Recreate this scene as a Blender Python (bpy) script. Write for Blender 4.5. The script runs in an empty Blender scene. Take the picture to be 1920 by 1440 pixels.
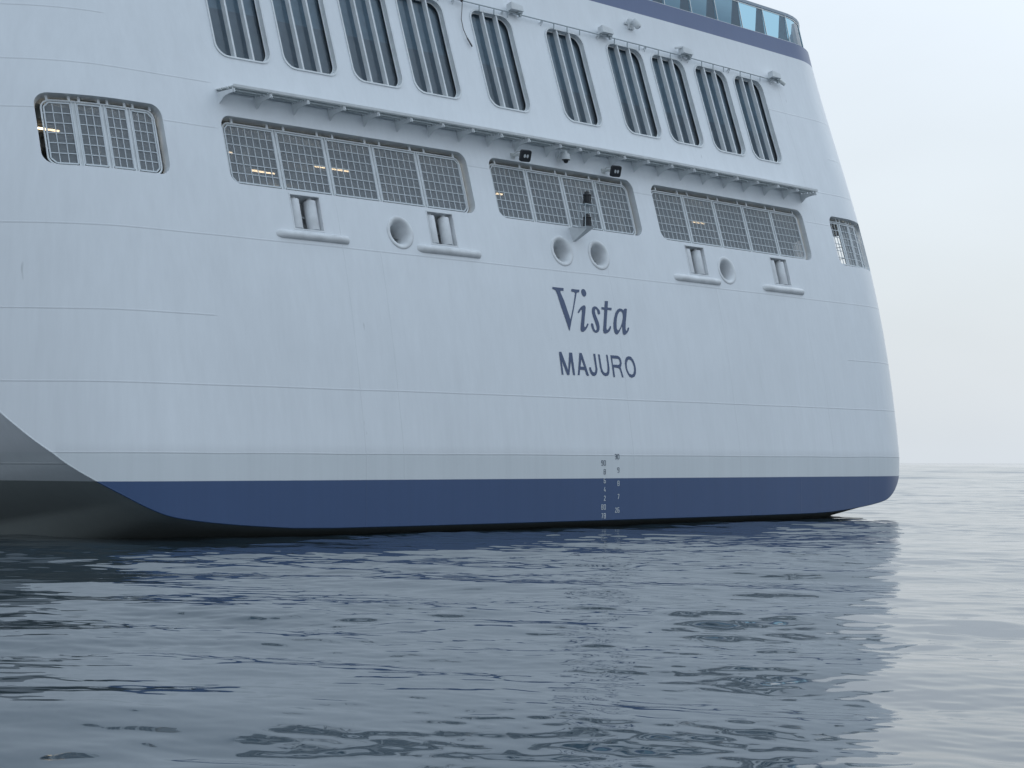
import bpy, math, random
import numpy as np
from mathutils import Vector, Matrix
from mathutils.geometry import delaunay_2d_cdt
random.seed(7)

# ------------------------------------------------------------------ camera, world, sun
scene = bpy.context.scene
H = 1.4694                                   # eye height above the sea, metres
CAM = Vector((-31.929, -28.208, H))
YAW, PITCH, ROLL = 0.79545, math.atan(146/3500), 0.002185
fwd = Vector((math.sin(YAW)*math.cos(PITCH), math.cos(YAW)*math.cos(PITCH), math.sin(PITCH)))
right = Vector((math.cos(YAW), -math.sin(YAW), 0))
upv = right.cross(fwd)
r2 = right*math.cos(ROLL) + upv*math.sin(ROLL)
u2 = upv*math.cos(ROLL) - right*math.sin(ROLL)
cd = bpy.data.cameras.new('camera')
cam = bpy.data.objects.new('camera', cd); scene.collection.objects.link(cam)
cd.sensor_width = 36; cd.lens = 36*3500/1920; cd.clip_start = .1; cd.clip_end = 60000
M3 = Matrix((r2, u2, -fwd)).transposed()
cam.matrix_world = Matrix.Translation(CAM) @ M3.to_4x4()
scene.camera = cam

SUN_AZ, SUN_EL = 1.18, math.radians(44)      # azimuth from +Y towards +X
sdir = Vector((math.sin(SUN_AZ)*math.cos(SUN_EL), math.cos(SUN_AZ)*math.cos(SUN_EL), math.sin(SUN_EL)))
world = bpy.data.worlds.new('World'); scene.world = world; world.use_nodes = True
nt = world.node_tree; nt.nodes.clear()
def N(t, **kw):
    n = nt.nodes.new(t)
    for k, v in kw.items(): setattr(n, k, v)
    return n
L = nt.links.new
sky = N('ShaderNodeTexSky', sky_type='NISHITA', sun_disc=False)
sky.sun_elevation = SUN_EL; sky.sun_rotation = SUN_AZ
sky.air_density = 1.2; sky.dust_density = 4.0; sky.ozone_density = 1.5
bg_sky = N('ShaderNodeBackground'); L(sky.outputs[0], bg_sky.inputs[0]); bg_sky.inputs[1].default_value = .06
# overcast veil: pale at the horizon, bluer overhead, brighter round the hidden sun, faint cloud mottling
tc = N('ShaderNodeTexCoord')
sep = N('ShaderNodeSeparateXYZ'); L(tc.outputs['Generated'], sep.inputs[0])
ramp = N('ShaderNodeValToRGB'); L(sep.outputs[2], ramp.inputs[0])
cr = ramp.color_ramp
cr.elements[0].position = 0.0; cr.elements[0].color = (.645, .705, .765, 1)
cr.elements[1].position = 1.0; cr.elements[1].color = (.74, .94, 1.15, 1)
for ps, co in ((.10, (.615, .685, .745, 1)), (.25, (.60, .68, .765, 1)), (.48, (.88, 1.0, 1.12, 1))):
    e = cr.elements.new(ps); e.color = co
dotn = N('ShaderNodeVectorMath', operation='DOT_PRODUCT'); L(tc.outputs['Generated'], dotn.inputs[0]); dotn.inputs[1].default_value = sdir
mx = N('ShaderNodeMath', operation='MAXIMUM'); L(dotn.outputs['Value'], mx.inputs[0]); mx.inputs[1].default_value = 0
pw = N('ShaderNodeMath', operation='POWER'); L(mx.outputs[0], pw.inputs[0]); pw.inputs[1].default_value = 7
gl = N('ShaderNodeMath', operation='MULTIPLY_ADD'); L(pw.outputs[0], gl.inputs[0]); gl.inputs[1].default_value = .66; gl.inputs[2].default_value = 1.0
# the half of the sky away from the sun is dimmer
hs = N('ShaderNodeMapRange'); L(dotn.outputs['Value'], hs.inputs[0])
hs.inputs[1].default_value = -1; hs.inputs[2].default_value = .45; hs.inputs[3].default_value = 1.12; hs.inputs[4].default_value = 1.0
ml = N('ShaderNodeMath', operation='MULTIPLY'); L(gl.outputs[0], ml.inputs[0]); L(hs.outputs[0], ml.inputs[1])
mp = N('ShaderNodeMapping'); L(tc.outputs['Generated'], mp.inputs[0]); mp.inputs['Scale'].default_value = (2.2, 2.2, 6.0)
nz = N('ShaderNodeTexNoise'); L(mp.outputs[0], nz.inputs['Vector']); nz.inputs['Scale'].default_value = 1.6; nz.inputs['Detail'].default_value = 4; nz.inputs['Roughness'].default_value = .45
nr = N('ShaderNodeMapRange'); L(nz.outputs[0], nr.inputs[0]); nr.inputs[1].default_value = .3; nr.inputs[2].default_value = .7; nr.inputs[3].default_value = .95; nr.inputs[4].default_value = 1.05
ml2 = N('ShaderNodeMath', operation='MULTIPLY'); L(ml.outputs[0], ml2.inputs[0]); L(nr.outputs[0], ml2.inputs[1])
bg_veil = N('ShaderNodeBackground'); L(ramp.outputs[0], bg_veil.inputs[0]); L(ml2.outputs[0], bg_veil.inputs[1])
mixs = N('ShaderNodeMixShader'); mixs.inputs[0].default_value = .85
L(bg_sky.outputs[0], mixs.inputs[1]); L(bg_veil.outputs[0], mixs.inputs[2])
wo = N('ShaderNodeOutputWorld'); L(mixs.outputs[0], wo.inputs[0])

sl = bpy.data.lights.new('sun', 'SUN'); sl.energy = .8; sl.angle = math.radians(14); sl.color = (1.0, .96, .90)
so = bpy.data.objects.new('sun', sl); scene.collection.objects.link(so)
so.rotation_euler = (-sdir).to_track_quat('-Z', 'Y').to_euler()
scene.view_settings.view_transform = 'Standard'; scene.view_settings.look = 'None'
scene.view_settings.exposure = 0.2; scene.view_settings.gamma = 1.0
scene.render.engine = 'CYCLES'
scene.cycles.use_denoising = True
scene.cycles.max_bounces = 8; scene.cycles.transparent_max_bounces = 12
scene.cycles.sample_clamp_indirect = 6

# ------------------------------------------------------------------ materials
def mat(name, col, rough=.5, metal=0.0, spec=.5, emit=0.0, var=0.0, scale=3.0, bump=0.0, ecol=None):
    m = bpy.data.materials.new(name); m.use_nodes = True
    t = m.node_tree; b = t.nodes['Principled BSDF']
    b.inputs['Base Color'].default_value = (*col, 1); b.inputs['Roughness'].default_value = rough
    b.inputs['Metallic'].default_value = metal; b.inputs['Specular IOR Level'].default_value = spec
    if emit:
        b.inputs['Emission Color'].default_value = (*(ecol or col), 1); b.inputs['Emission Strength'].default_value = emit
    if var or bump:
        c = t.nodes.new('ShaderNodeTexCoord'); n = t.nodes.new('ShaderNodeTexNoise')
        n.inputs['Scale'].default_value = scale; n.inputs['Detail'].default_value = 5
        t.links.new(c.outputs['Object'], n.inputs['Vector'])
        if var:
            r = t.nodes.new('ShaderNodeMapRange'); r.inputs[1].default_value = .3; r.inputs[2].default_value = .7
            r.inputs[3].default_value = 1-var; r.inputs[4].default_value = 1+var*.5
            t.links.new(n.outputs[0], r.inputs[0])
            v = t.nodes.new('ShaderNodeVectorMath'); v.operation = 'SCALE'; v.inputs[0].default_value = col
            t.links.new(r.outputs[0], v.inputs['Scale']); t.links.new(v.outputs[0], b.inputs['Base Color'])
        if bump:
            bp = t.nodes.new('ShaderNodeBump'); bp.inputs['Strength'].default_value = bump; bp.inputs['Distance'].default_value = .02
            t.links.new(n.outputs[0], bp.inputs['Height']); t.links.new(bp.outputs[0], b.inputs['Normal'])
    return m

WHITE = (.70, .73, .765); BLUE = (.045, .088, .20)
ZB = 1.101                                    # top of the blue boot stripe
def hull_material(name, seams, vseams, low_col=BLUE):
    """white hull paint: boot stripe and bulwark stripe by height, weld seams, faint run-off streaks, plate unevenness"""
    m = bpy.data.materials.new(name); m.use_nodes = True; t = m.node_tree; b = t.nodes['Principled BSDF']
    def n(tp, **kw):
        q = t.nodes.new(tp)
        for k, v in kw.items(): setattr(q, k, v)
        return q
    def math_(op, a, bb=None, c=None):
        q = n('ShaderNodeMath', operation=op)
        for i, s in enumerate((a, bb, c)):
            if s is None: continue
            if isinstance(s, (int, float)): q.inputs[i].default_value = s
            else: t.links.new(s, q.inputs[i])
        return q.outputs[0]
    def rng(s, a0, a1, b0, b1):
        q = n('ShaderNodeMapRange'); t.links.new(s, q.inputs[0])
        for i, v in enumerate((a0, a1, b0, b1)): q.inputs[i+1].default_value = v
        return q.outputs[0]
    tc = n('ShaderNodeTexCoord'); sp = n('ShaderNodeSeparateXYZ'); t.links.new(tc.outputs['Object'], sp.inputs[0])
    x, y, z = sp.outputs
    def noise(sx, sy, sz, detail=4, rough=.5):
        q = n('ShaderNodeMapping'); t.links.new(tc.outputs['Object'], q.inputs[0]); q.inputs['Scale'].default_value = (sx, sy, sz)
        w = n('ShaderNodeTexNoise'); w.inputs['Scale'].default_value = 1; w.inputs['Detail'].default_value = detail; w.inputs['Roughness'].default_value = rough
        t.links.new(q.outputs[0], w.inputs['Vector']); return w.outputs[0]
    wob = noise(.35, .35, .35, 3)
    zz = math_('ADD', z, math_('MULTIPLY', math_('SUBTRACT', wob, .5), .035))
    # seams: list of (z, x_from, x_to)
    tot = None
    for (s, x0, x1) in seams:
        d = math_('ABSOLUTE', math_('SUBTRACT', zz, s))
        k = rng(d, .006, .020, 1, 0)
        if x0 is not None:
            ax = math_('ABSOLUTE', x)
            k = math_('MULTIPLY', k, math_('MULTIPLY', rng(ax, x0-.12, x0, 0, 1), rng(ax, x1, x1+.12, 1, 0)))
        tot = k if tot is None else math_('MAXIMUM', tot, k)
    for (xs, z0, z1) in vseams:
        d = math_('ABSOLUTE', math_('SUBTRACT', x, xs))
        k = math_('MULTIPLY', rng(d, .004, .016, .55, 0), math_('MULTIPLY', rng(z, z0-.1, z0, 0, 1), rng(z, z1, z1+.1, 1, 0)))
        tot = k if tot is None else math_('MAXIMUM', tot, k)
    streak = noise(2.6, 2.6, .13, 5, .6)
    fine = noise(9, 9, .35, 4, .6)
    blot = noise(.22, .22, .3, 4)
    val = math_('ADD', math_('MULTIPLY', rng(streak, .3, .7, -.026, .02), 1.0), rng(fine, .3, .7, -.022, .018))
    val = math_('ADD', val, rng(blot, .3, .7, -.03, .03))
    val = math_('ADD', 1.0, val)
    if tot is not None: val = math_('MULTIPLY', val, math_('SUBTRACT', 1.0, math_('MULTIPLY', tot, .115)))
    # small rubbed marks
    mk = noise(3.4, 3.4, .9, 2)
    val = math_('MULTIPLY', val, rng(mk, .775, .80, 1, .78))
    mixb = n('ShaderNodeMix', data_type='RGBA'); mixb.inputs['A'].default_value = (*WHITE, 1); mixb.inputs['B'].default_value = (*low_col, 1)
    low = rng(z, ZB-.006, ZB+.006, 1, 0)
    hi = rng(z, 13.06, 13.075, 0, 1)
    t.links.new(math_('MAXIMUM', low, hi), mixb.inputs['Factor'])
    top = n('ShaderNodeMix', data_type='RGBA'); t.links.new(mixb.outputs['Result'], top.inputs['A']); top.inputs['B'].default_value = (.085, .125, .245, 1); t.links.new(hi, top.inputs['Factor'])  # bulwark stripe: lighter blue, stronger skylight up there put into the colour
    mixb = top
    # dull film on the lowest white strake
    film = n('ShaderNodeMix', data_type='RGBA', blend_type='MULTIPLY'); t.links.new(mixb.outputs['Result'], film.inputs['A']); film.inputs['B'].default_value = (.95, .965, .96, 1)
    t.links.new(rng(z, 1.62, 1.635, 1, 0), film.inputs['Factor'])
    sc = n('ShaderNodeVectorMath', operation='SCALE'); t.links.new(film.outputs['Result'], sc.inputs[0]); t.links.new(val, sc.inputs['Scale'])
    t.links.new(sc.outputs[0], b.inputs['Base Color'])
    b.inputs['Roughness'].default_value = .38; b.inputs['Specular IOR Level'].default_value = .45
    # plates between frames bulge slightly
    plate = math_('MULTIPLY', math_('SINE', math_('MULTIPLY', x, 2*math.pi/.8)), .35)
    hgt = math_('ADD', math_('MULTIPLY', noise(.9, .9, .5, 3), 1.0), math_('MULTIPLY', plate, .25))
    if tot is not None: hgt = math_('ADD', hgt, math_('MULTIPLY', tot, .5))
    bp = n('ShaderNodeBump'); bp.inputs['Strength'].default_value = .42; bp.inputs['Distance'].default_value = .02
    t.links.new(hgt, bp.inputs['Height']); t.links.new(bp.outputs[0], b.inputs['Normal'])
    return m

SEAMS = [(1.627, None, None), (2.918, None, None), (4.252, 12.3, 99), (4.252, 10.6, 99), (5.836, None, None), (8.05, 9.95, 11.1), (8.05, 2.55, 3.12), (8.05, 13.6, 99),
         (9.0, 9.9, 99), (11.23, 9.6, 99), (10.09, 12.1, 99)]
VSEAMS = [(10.4, 8.0, 12.4), (8.82, 4.0, 5.0), (9.2, 1.7, 3.9), (-6.2, 1.1, 5.8), (0.9, 1.1, 6.0), (5.0, 1.1, 5.8), (-7.2, .2, 6.7), (10.9, .2, 1.62), (7.6, .2, 1.1), (2.4, .2, 1.1)]
M_HULL = hull_material('hull_paint', SEAMS, VSEAMS)
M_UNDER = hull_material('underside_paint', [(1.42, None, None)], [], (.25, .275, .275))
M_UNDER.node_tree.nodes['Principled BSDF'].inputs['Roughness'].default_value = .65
M_TRIM = mat('white_trim_paint', (.66, .69, .71), .45, var=.10, scale=4, bump=.15)
M_WORN = mat('worn_white_paint', (.68, .70, .72), .5, var=.17, scale=3.2, bump=.3)
M_GALV = mat('pale_grey_metal', (.42, .47, .50), .5, .2, var=.08)
M_MESH = mat('grey_mesh_wire', (.27, .295, .32), .6)
M_ROOM = mat('mooring_deck_paint', (.50, .53, .55), .7, var=.25, scale=.8)
M_LOUNGE = mat('lounge_paint', (.34, .37, .40), .8, var=.2, scale=.9)
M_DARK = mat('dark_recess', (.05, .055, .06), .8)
M_BLACK = mat('black_lamp_metal', (.018, .021, .026), .5, var=.2, scale=9)
M_LENS = mat('pale_lens', (.55, .58, .60), .25)
M_LETTER = mat('blue_lettering', (.048, .078, .160), .45)
M_MARKD = mat('dark_draft_marks', (.10, .13, .17), .5)
M_MARKL = mat('white_draft_marks', (.62, .66, .68), .5)
M_TUBE = mat('warm_tube', (1, .86, .62), .5, emit=3.6, ecol=(1, .76, .46))
M_PANETONE = mat('lower_pane_tone', (.30, .35, .40), .8, var=.1, scale=5)  # tone of the sheet added behind the lower panes
M_FILL = mat('fill_lamp', (1, .9, .75), .5, emit=14, ecol=(1, .88, .72))  # glow of the added, unseen fill lamps
M_GRID = mat('grid_paint', (.53, .57, .60), .5)
M_SKYTONE = mat('sky_reflection_tone', (.33, .43, .51), .8, var=.1, scale=6)  # bluish sky reflection of the upper panes, put into the colour
M_ROPE = mat('dark_rope', (.10, .10, .10), .8)
M_GREYDECK = mat('grey_underdeck', (.62, .65, .65), .6, var=.12, scale=5)
M_SUPER = mat('superstructure_paint', (.72, .75, .78), .5, var=.05, scale=.5)
M_STEEL = mat('brushed_steel', (.55, .57, .58), .3, .9)
M_FIN = mat('slate_blue_paint', (.36, .42, .49), .5)

def glass(name, tint, refl_rough=.02, opaque=None):
    m = bpy.data.materials.new(name); m.use_nodes = True; t = m.node_tree; t.nodes.clear()
    o = t.nodes.new('ShaderNodeOutputMaterial'); mx = t.nodes.new('ShaderNodeMixShader')
    tr = t.nodes.new('ShaderNodeBsdfTransparent'); tr.inputs[0].default_value = (*tint, 1)
    g = t.nodes.new('ShaderNodeBsdfGlossy'); g.inputs['Roughness'].default_value = refl_rough
    fr = t.nodes.new('ShaderNodeFresnel'); fr.inputs[0].default_value = 1.5
    t.links.new(fr.outputs[0], mx.inputs[0]); t.links.new(tr.outputs[0], mx.inputs[1]); t.links.new(g.outputs[0], mx.inputs[2])
    t.links.new(mx.outputs[0], o.inputs[0]); return m
M_WGLASS = glass('window_glass', (.72, .78, .82))
M_TGLASS = glass('turquoise_glass', (.36, .62, .76))

# ------------------------------------------------------------------ stern surface
def rake(z):
    t = max(z-1.6, 0.0)
    return .141365*t + .002343*t*t + .002157*t**3 - .00013*t**4 if t < 14.5 else rake(16.0) + (z-16.0)*.35
K2, KC = .002091, .195222
def xcz(z):
    z = min(max(z, -1), 14.5)
    return 11.972736 + .008895*(z-7) - .005524*(z-7)**2
SMAX = 1.2
RC = 2.5
def plan(x, z):
    d = max(abs(x)-xcz(z), 0.0)
    return K2*x*x + KC*d*d
def xedge(z): return (SMAX + 2*KC*xcz(z))/(2*K2+2*KC)
A0 = math.atan(SMAX)
def hullpt(q, z, off=0.0):
    """q: athwartships coordinate on the transom, continuing as arc length round the corner and along the side"""
    a = abs(q); s = 1 if q >= 0 else -1; xe = xedge(z); r0 = rake(z)
    if a <= xe:
        x, y = a, plan(a, z)
    else:
        b = (a-xe)/RC; bm = math.pi/2-A0
        ye = plan(xe, z)
        if b <= bm:
            x = xe + RC*(math.sin(A0+b)-math.sin(A0))*1.0
            x = xe + RC*(math.cos(0))*0 + RC*(math.sin(A0+b)-math.sin(A0))
            y = ye + RC*(math.cos(A0)-math.cos(A0+b))
        else:
            x = xe + RC*(1-math.sin(A0)); y = ye + RC*math.cos(A0) + (a-xe-RC*bm)
    return Vector((s*x, y + r0 - off, z))
def nrm(q, z):
    e = 1e-3
    a = hullpt(q+e, z)-hullpt(q-e, z); b = hullpt(q, z+e)-hullpt(q, z-e)
    n = a.cross(b); n.normalize(); return n
def P(q, z, d=0.0): return hullpt(q, z) + nrm(q, z)*d          # d > 0 is outwards

# ------------------------------------------------------------------ mesh helpers
class MB:
    def __init__(s): s.v = []; s.f = []
    def add(s, vs, fs):
        o = len(s.v); s.v += [tuple(p) for p in vs]; s.f += [tuple(i+o for i in f) for f in fs]
    def hexa(s, p):                                             # 8 corners: bottom ring 0-3, top ring 4-7
        s.add(p, [(3,2,1,0),(4,5,6,7),(0,1,5,4),(1,2,6,5),(2,3,7,6),(3,0,4,7)])
    def box(s, c, ax, ay, az):                                  # half axes
        c, ax, ay, az = map(Vector, (c, ax, ay, az))
        s.hexa([c-ax-ay-az, c+ax-ay-az, c+ax+ay-az, c-ax+ay-az, c-ax-ay+az, c+ax-ay+az, c+ax+ay+az, c-ax+ay+az])
    def bar(s, a, b, w, h, up=(0,0,1)):                         # rectangular bar from a to b
        a, b = Vector(a), Vector(b); d = (b-a); l = d.length
        if l < 1e-6: return
        d /= l; up = Vector(up); x = d.cross(up)
        if x.length < 1e-4: x = d.cross(Vector((1,0,0)))
        x.normalize(); y = x.cross(d)
        x *= w/2; y *= h/2
        s.hexa([a-x-y, a+x-y, a+x+y, a-x+y, b-x-y, b+x-y, b+x+y, b-x+y])
    def tube(s, pts, r, n=8, closed=False, cap=True):
        pts = [Vector(p) for p in pts]; m = len(pts); rings = []
        t0 = None
        for i, p in enumerate(pts):
            if closed: d = pts[(i+1) % m]-pts[i-1]
            else: d = pts[min(i+1, m-1)]-pts[max(i-1, 0)]
            d.normalize()
            if t0 is None:
                t0 = d.orthogonal().normalized()
            t0 = (t0-d*t0.dot(d)); t0.normalize(); t1 = d.cross(t0)
            rr = r[i] if isinstance(r, (list, tuple)) else r
            rings.append([p+(t0*math.cos(2*math.pi*k/n)+t1*math.sin(2*math.pi*k/n))*rr for k in range(n)])
        vs = [p for ring in rings for p in ring]; fs = []
        for i in range(m if closed else m-1):
            j = (i+1) % m
            for k in range(n): fs.append((i*n+k, i*n+(k+1) % n, j*n+(k+1) % n, j*n+k))
        if cap and not closed: fs += [tuple(range(n-1, -1, -1)), tuple((m-1)*n+k for k in range(n))]
        s.add(vs, fs)
    def lathe(s, o, ax, prof, n=24, capend=True):               # prof: (radius, height along ax)
        o, ax = Vector(o), Vector(ax).normalized(); u = ax.orthogonal().normalized(); w = ax.cross(u)
        vs = []; fs = []
        for (r, h) in prof:
            for k in range(n):
                a = 2*math.pi*k/n; vs.append(o+ax*h+(u*math.cos(a)+w*math.sin(a))*r)
        for i in range(len(prof)-1):
            for k in range(n): fs.append((i*n+k, i*n+(k+1) % n, (i+1)*n+(k+1) % n, (i+1)*n+k))
        if capend: fs += [tuple(range(n-1, -1, -1)), tuple((len(prof)-1)*n+k for k in range(n))]
        s.add(vs, fs)
    def build(s, name, m, parent=None, smooth=False, auto=None):
        me = bpy.data.meshes.new(name); me.from_pydata(s.v, [], s.f); me.update()
        me.materials.append(m)
        if smooth:
            me.polygons.foreach_set('use_smooth', [True]*len(me.polygons))
            if auto: me.set_sharp_from_angle(angle=math.radians(auto))
        ob = bpy.data.objects.new(name, me); scene.collection.objects.link(ob)
        if parent: ob.parent = parent
        return ob
def empty(name, parent=None, loc=(0,0,0)):
    o = bpy.data.objects.new(name, None); scene.collection.objects.link(o); o.location = loc
    o.empty_display_size = .3
    if parent: o.parent = parent
    return o

def rrect(x0, x1, z0, z1, r, n=6):                              # rounded rectangle, counter-clockwise
    pts = []
    for cx, cz, a in ((x1-r, z0+r, -90), (x1-r, z1-r, 0), (x0+r, z1-r, 90), (x0+r, z0+r, 180)):
        for k in range(n+1):
            b = math.radians(a+90*k/n); pts.append((cx+r*math.cos(b), cz+r*math.sin(b)))
    return pts
def circ(x, z, r, n=28): return [(x+r*math.cos(2*math.pi*k/n), z+r*math.sin(2*math.pi*k/n)) for k in range(n)]
def dens(pts, step, closed=True):
    out = []
    m = len(pts)
    for i in range(m if closed else m-1):
        a, b = pts[i], pts[(i+1) % m]; l = math.dist(a, b); k = max(1, int(l/step+.5))
        out += [(a[0]+(b[0]-a[0])*j/k, a[1]+(b[1]-a[1])*j/k) for j in range(k)]
    if not closed: out.append(pts[-1])
    return out
def inside(px, pz, poly):
    poly = np.asarray(poly); x0, z0 = poly[:, 0], poly[:, 1]; x1, z1 = np.roll(x0, -1), np.roll(z0, -1)
    c = np.zeros(len(px), bool)
    for a, b, c0, d in zip(x0, z0, x1, z1):
        if b == d: continue
        k = ((b > pz) != (d > pz)) & (px < (c0-a)*(pz-b)/(d-b)+a); c ^= k
    return c
def sheet(outer, holes, gridpts, fn):
    """triangulate a region of the (q, z) plane with holes and lay it on a surface"""
    loops = [outer]+list(holes); pts = []; edges = []
    for lp in loops:
        o = len(pts); pts += lp; edges += [(o+i, o+(i+1) % len(lp)) for i in range(len(lp))]
    g = np.array(gridpts) if len(gridpts) else np.zeros((0, 2))
    if len(g):
        keep = inside(g[:, 0], g[:, 1], outer)
        for h in holes: keep &= ~inside(g[:, 0], g[:, 1], h)
        pts = pts+[tuple(p) for p in g[keep]]
    r = delaunay_2d_cdt([Vector(p) for p in pts], edges, [], 0, 1e-5)
    vs = np.array([tuple(p) for p in r[0]]); tri = np.array([t for t in r[2] if len(t) == 3])
    c = vs[tri].mean(1); keep = inside(c[:, 0], c[:, 1], outer)
    for h in holes: keep &= ~inside(c[:, 0], c[:, 1], h)
    tri = tri[keep]
    mb = MB(); mb.qz = vs; mb.v = [tuple(fn(q, z)) for q, z in vs]; mb.f = [tuple(t) for t in tri.tolist()]
    return mb

# ------------------------------------------------------------------ the ship
ship = empty('cruise_ship')
ship['label'] = 'huge white cruise ship seen from astern, blue waterline stripe, Vista MAJURO lettering'
ship['category'] = 'cruise ship'
SIDE_END = 16.6+58
LIP = [(0, .165), (3, .165), (6, .165), (8, .17), (9, .19), (9.8, .24), (10.5, .295), (11.2, .37), (11.8, .47), (12.25, .64), (12.66, .86), (13.09, 1.11), (13.49, 1.39),
       (13.73, 1.61), (13.96, 1.83), (14.19, 2.09), (14.41, 2.37), (14.75, 2.9), (15.1, 3.6), (15.5, 4.5), (16.0, 5.6), (16.6, 6.6)]
def catmull(p, k=5):
    out = []
    for i in range(len(p)-1):
        a, b, c, d = p[max(i-1, 0)], p[i], p[i+1], p[min(i+2, len(p)-1)]
        for j in range(k):
            t = j/k; out.append(tuple(.5*(2*b[e]+(c[e]-a[e])*t+(2*a[e]-5*b[e]+4*c[e]-d[e])*t*t+(3*b[e]-a[e]-3*c[e]+d[e])*t**3) for e in (0, 1)))
    return out+[p[-1]]
LIP = LIP[:4]+catmull(LIP[4:])
WINS = [(.599, 1.938), (2.847, 4.235), (4.597, 5.977), (6.43, 7.833), (8.188, 9.531)]
WINS = [(-b, -a) for a, b in reversed(WINS)] + WINS
WZ0, WZ1 = 9.635, 11.992
OPEN = [(-13.56, -11.13, 4), (-9.766, -3.179, 5), (-2.478, 2.478, 4), (3.179, 9.766, 5), (11.13, 13.56, 4)]
OZ0, OZ1 = 6.934, 8.338
ROLL = [-8.0, -4.33, 4.41, 8.04]
RW, RZ0, RZ1 = .37, 6.14, 6.85
HOLES = [(-5.57, 6.30), (-.62, 6.315), (.65, 6.322), (5.6, 6.335)]
ZTOP = 13.54
outer = dens([(-q, z) for q, z in reversed(LIP)] + LIP[1:], .3, False)
outer += dens([(SIDE_END, 6.6), (SIDE_END, ZTOP)], 2.0, False)
outer += dens([(SIDE_END, ZTOP), (20, ZTOP)], 3, False)[1:] + dens([(20, ZTOP), (-20, ZTOP)], .3, False)[1:] + dens([(-20, ZTOP), (-SIDE_END, ZTOP)], 3, False)[1:]
outer += dens([(-SIDE_END, ZTOP), (-SIDE_END, 6.6)], 2.0, False)[1:]
holes = [dens(rrect(a, b, WZ0, WZ1, .27), .25) for a, b in WINS]
holes += [dens(rrect(a, b, OZ0, OZ1, .24), .25) for a, b, n in OPEN]
holes += [dens([(c-RW, RZ0), (c+RW, RZ0), (c+RW, RZ1), (c-RW, RZ1)], .2) for c in ROLL]
holes += [circ(x, z, .30) for x, z in HOLES]
SIDEO = [(14.7, 17.5), (-17.5, -14.7)]
holes += [dens(rrect(a, b, OZ0, OZ1, .24), .3) for a, b in SIDEO]
grid = [(x, z) for x in np.arange(-17.2, 17.21, .27) for z in np.arange(.2, ZTOP, .27)]
grid += [(s*x, z) for s in (-1, 1) for x in np.arange(18, SIDE_END, 2.5) for z in np.arange(7, ZTOP, 1.6)]
grid = [(a+random.uniform(-.01, .01), b+random.uniform(-.01, .01)) for a, b in grid]
_o = np.array(outer)
grid = [g for g in grid if g[1] > .75 or np.min(np.hypot(_o[:, 0]-g[0], _o[:, 1]-g[1])) > .16]
mb = sheet(outer, holes, grid, lambda q, z: hullpt(q, z))
hull = mb.build('hull', M_HULL, ship, True)
hull.data.normals_split_custom_set_from_vertices([nrm(q, z) for q, z in mb.qz])

# lower shell forward of the knuckle
mb = MB(); lp = dens([(-q, z) for q, z in reversed(LIP)] + LIP[1:], .25, False); n = len(lp)
STEPS = [0, .5, 1, 2, 3.5, 5.5, 8, 12, 18, 28, 45, 75]
for s in STEPS:
    for q, z in lp:
        p = hullpt(q, z)
        k = min(1, max(0, (z-2.4)/4.0)); drop = (.11 + .17*min(1, max(0, (.75-z)/.5)))*s*(1-k)
        mb.v.append((p.x, min(p.y + s, 75), z-drop))
for i in range(len(STEPS)-1):
    for j in range(n-1): mb.f.append((i*n+j, i*n+j+1, (i+1)*n+j+1, (i+1)*n+j))
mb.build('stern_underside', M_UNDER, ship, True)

# thin rounded knuckle bead where the transom meets the underside
mb = MB(); mb.tube([hullpt(q, z) + Vector((0, .02, .0)) for q, z in lp], .022, 6)
mb.build('knuckle_edge', M_HULL, ship, True)

def reveal(loop, d, lipw=0.0, liph=0.0):
    """inner wall of an opening, d deep, with an optional raised rim"""
    mb = MB(); m = len(loop); rings = []
    prof = []
    cx = sum(p[0] for p in loop)/m; cz = sum(p[1] for p in loop)/m
    hw = max(abs(p[0]-cx) for p in loop); hh = max(abs(p[1]-cz) for p in loop)
    def sc(p, e): return (cx+(p[0]-cx)*(1+e/hw), cz+(p[1]-cz)*(1+e/hh))
    if lipw: prof += [(lipw, -.002), (lipw, liph), (-.004, liph)]
    else: prof += [(0, 0)]
    prof += [(-.004, -d)]
    for e, o in prof: rings.append([P(*sc(p, e), o) for p in loop])
    for r in rings: mb.v += [tuple(p) for p in r]
    for i in range(len(rings)-1):
        for k in range(m): mb.f.append((i*m+k, i*m+(k+1) % m, (i+1)*m+(k+1) % m, (i+1)*m+k))
    return mb
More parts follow.
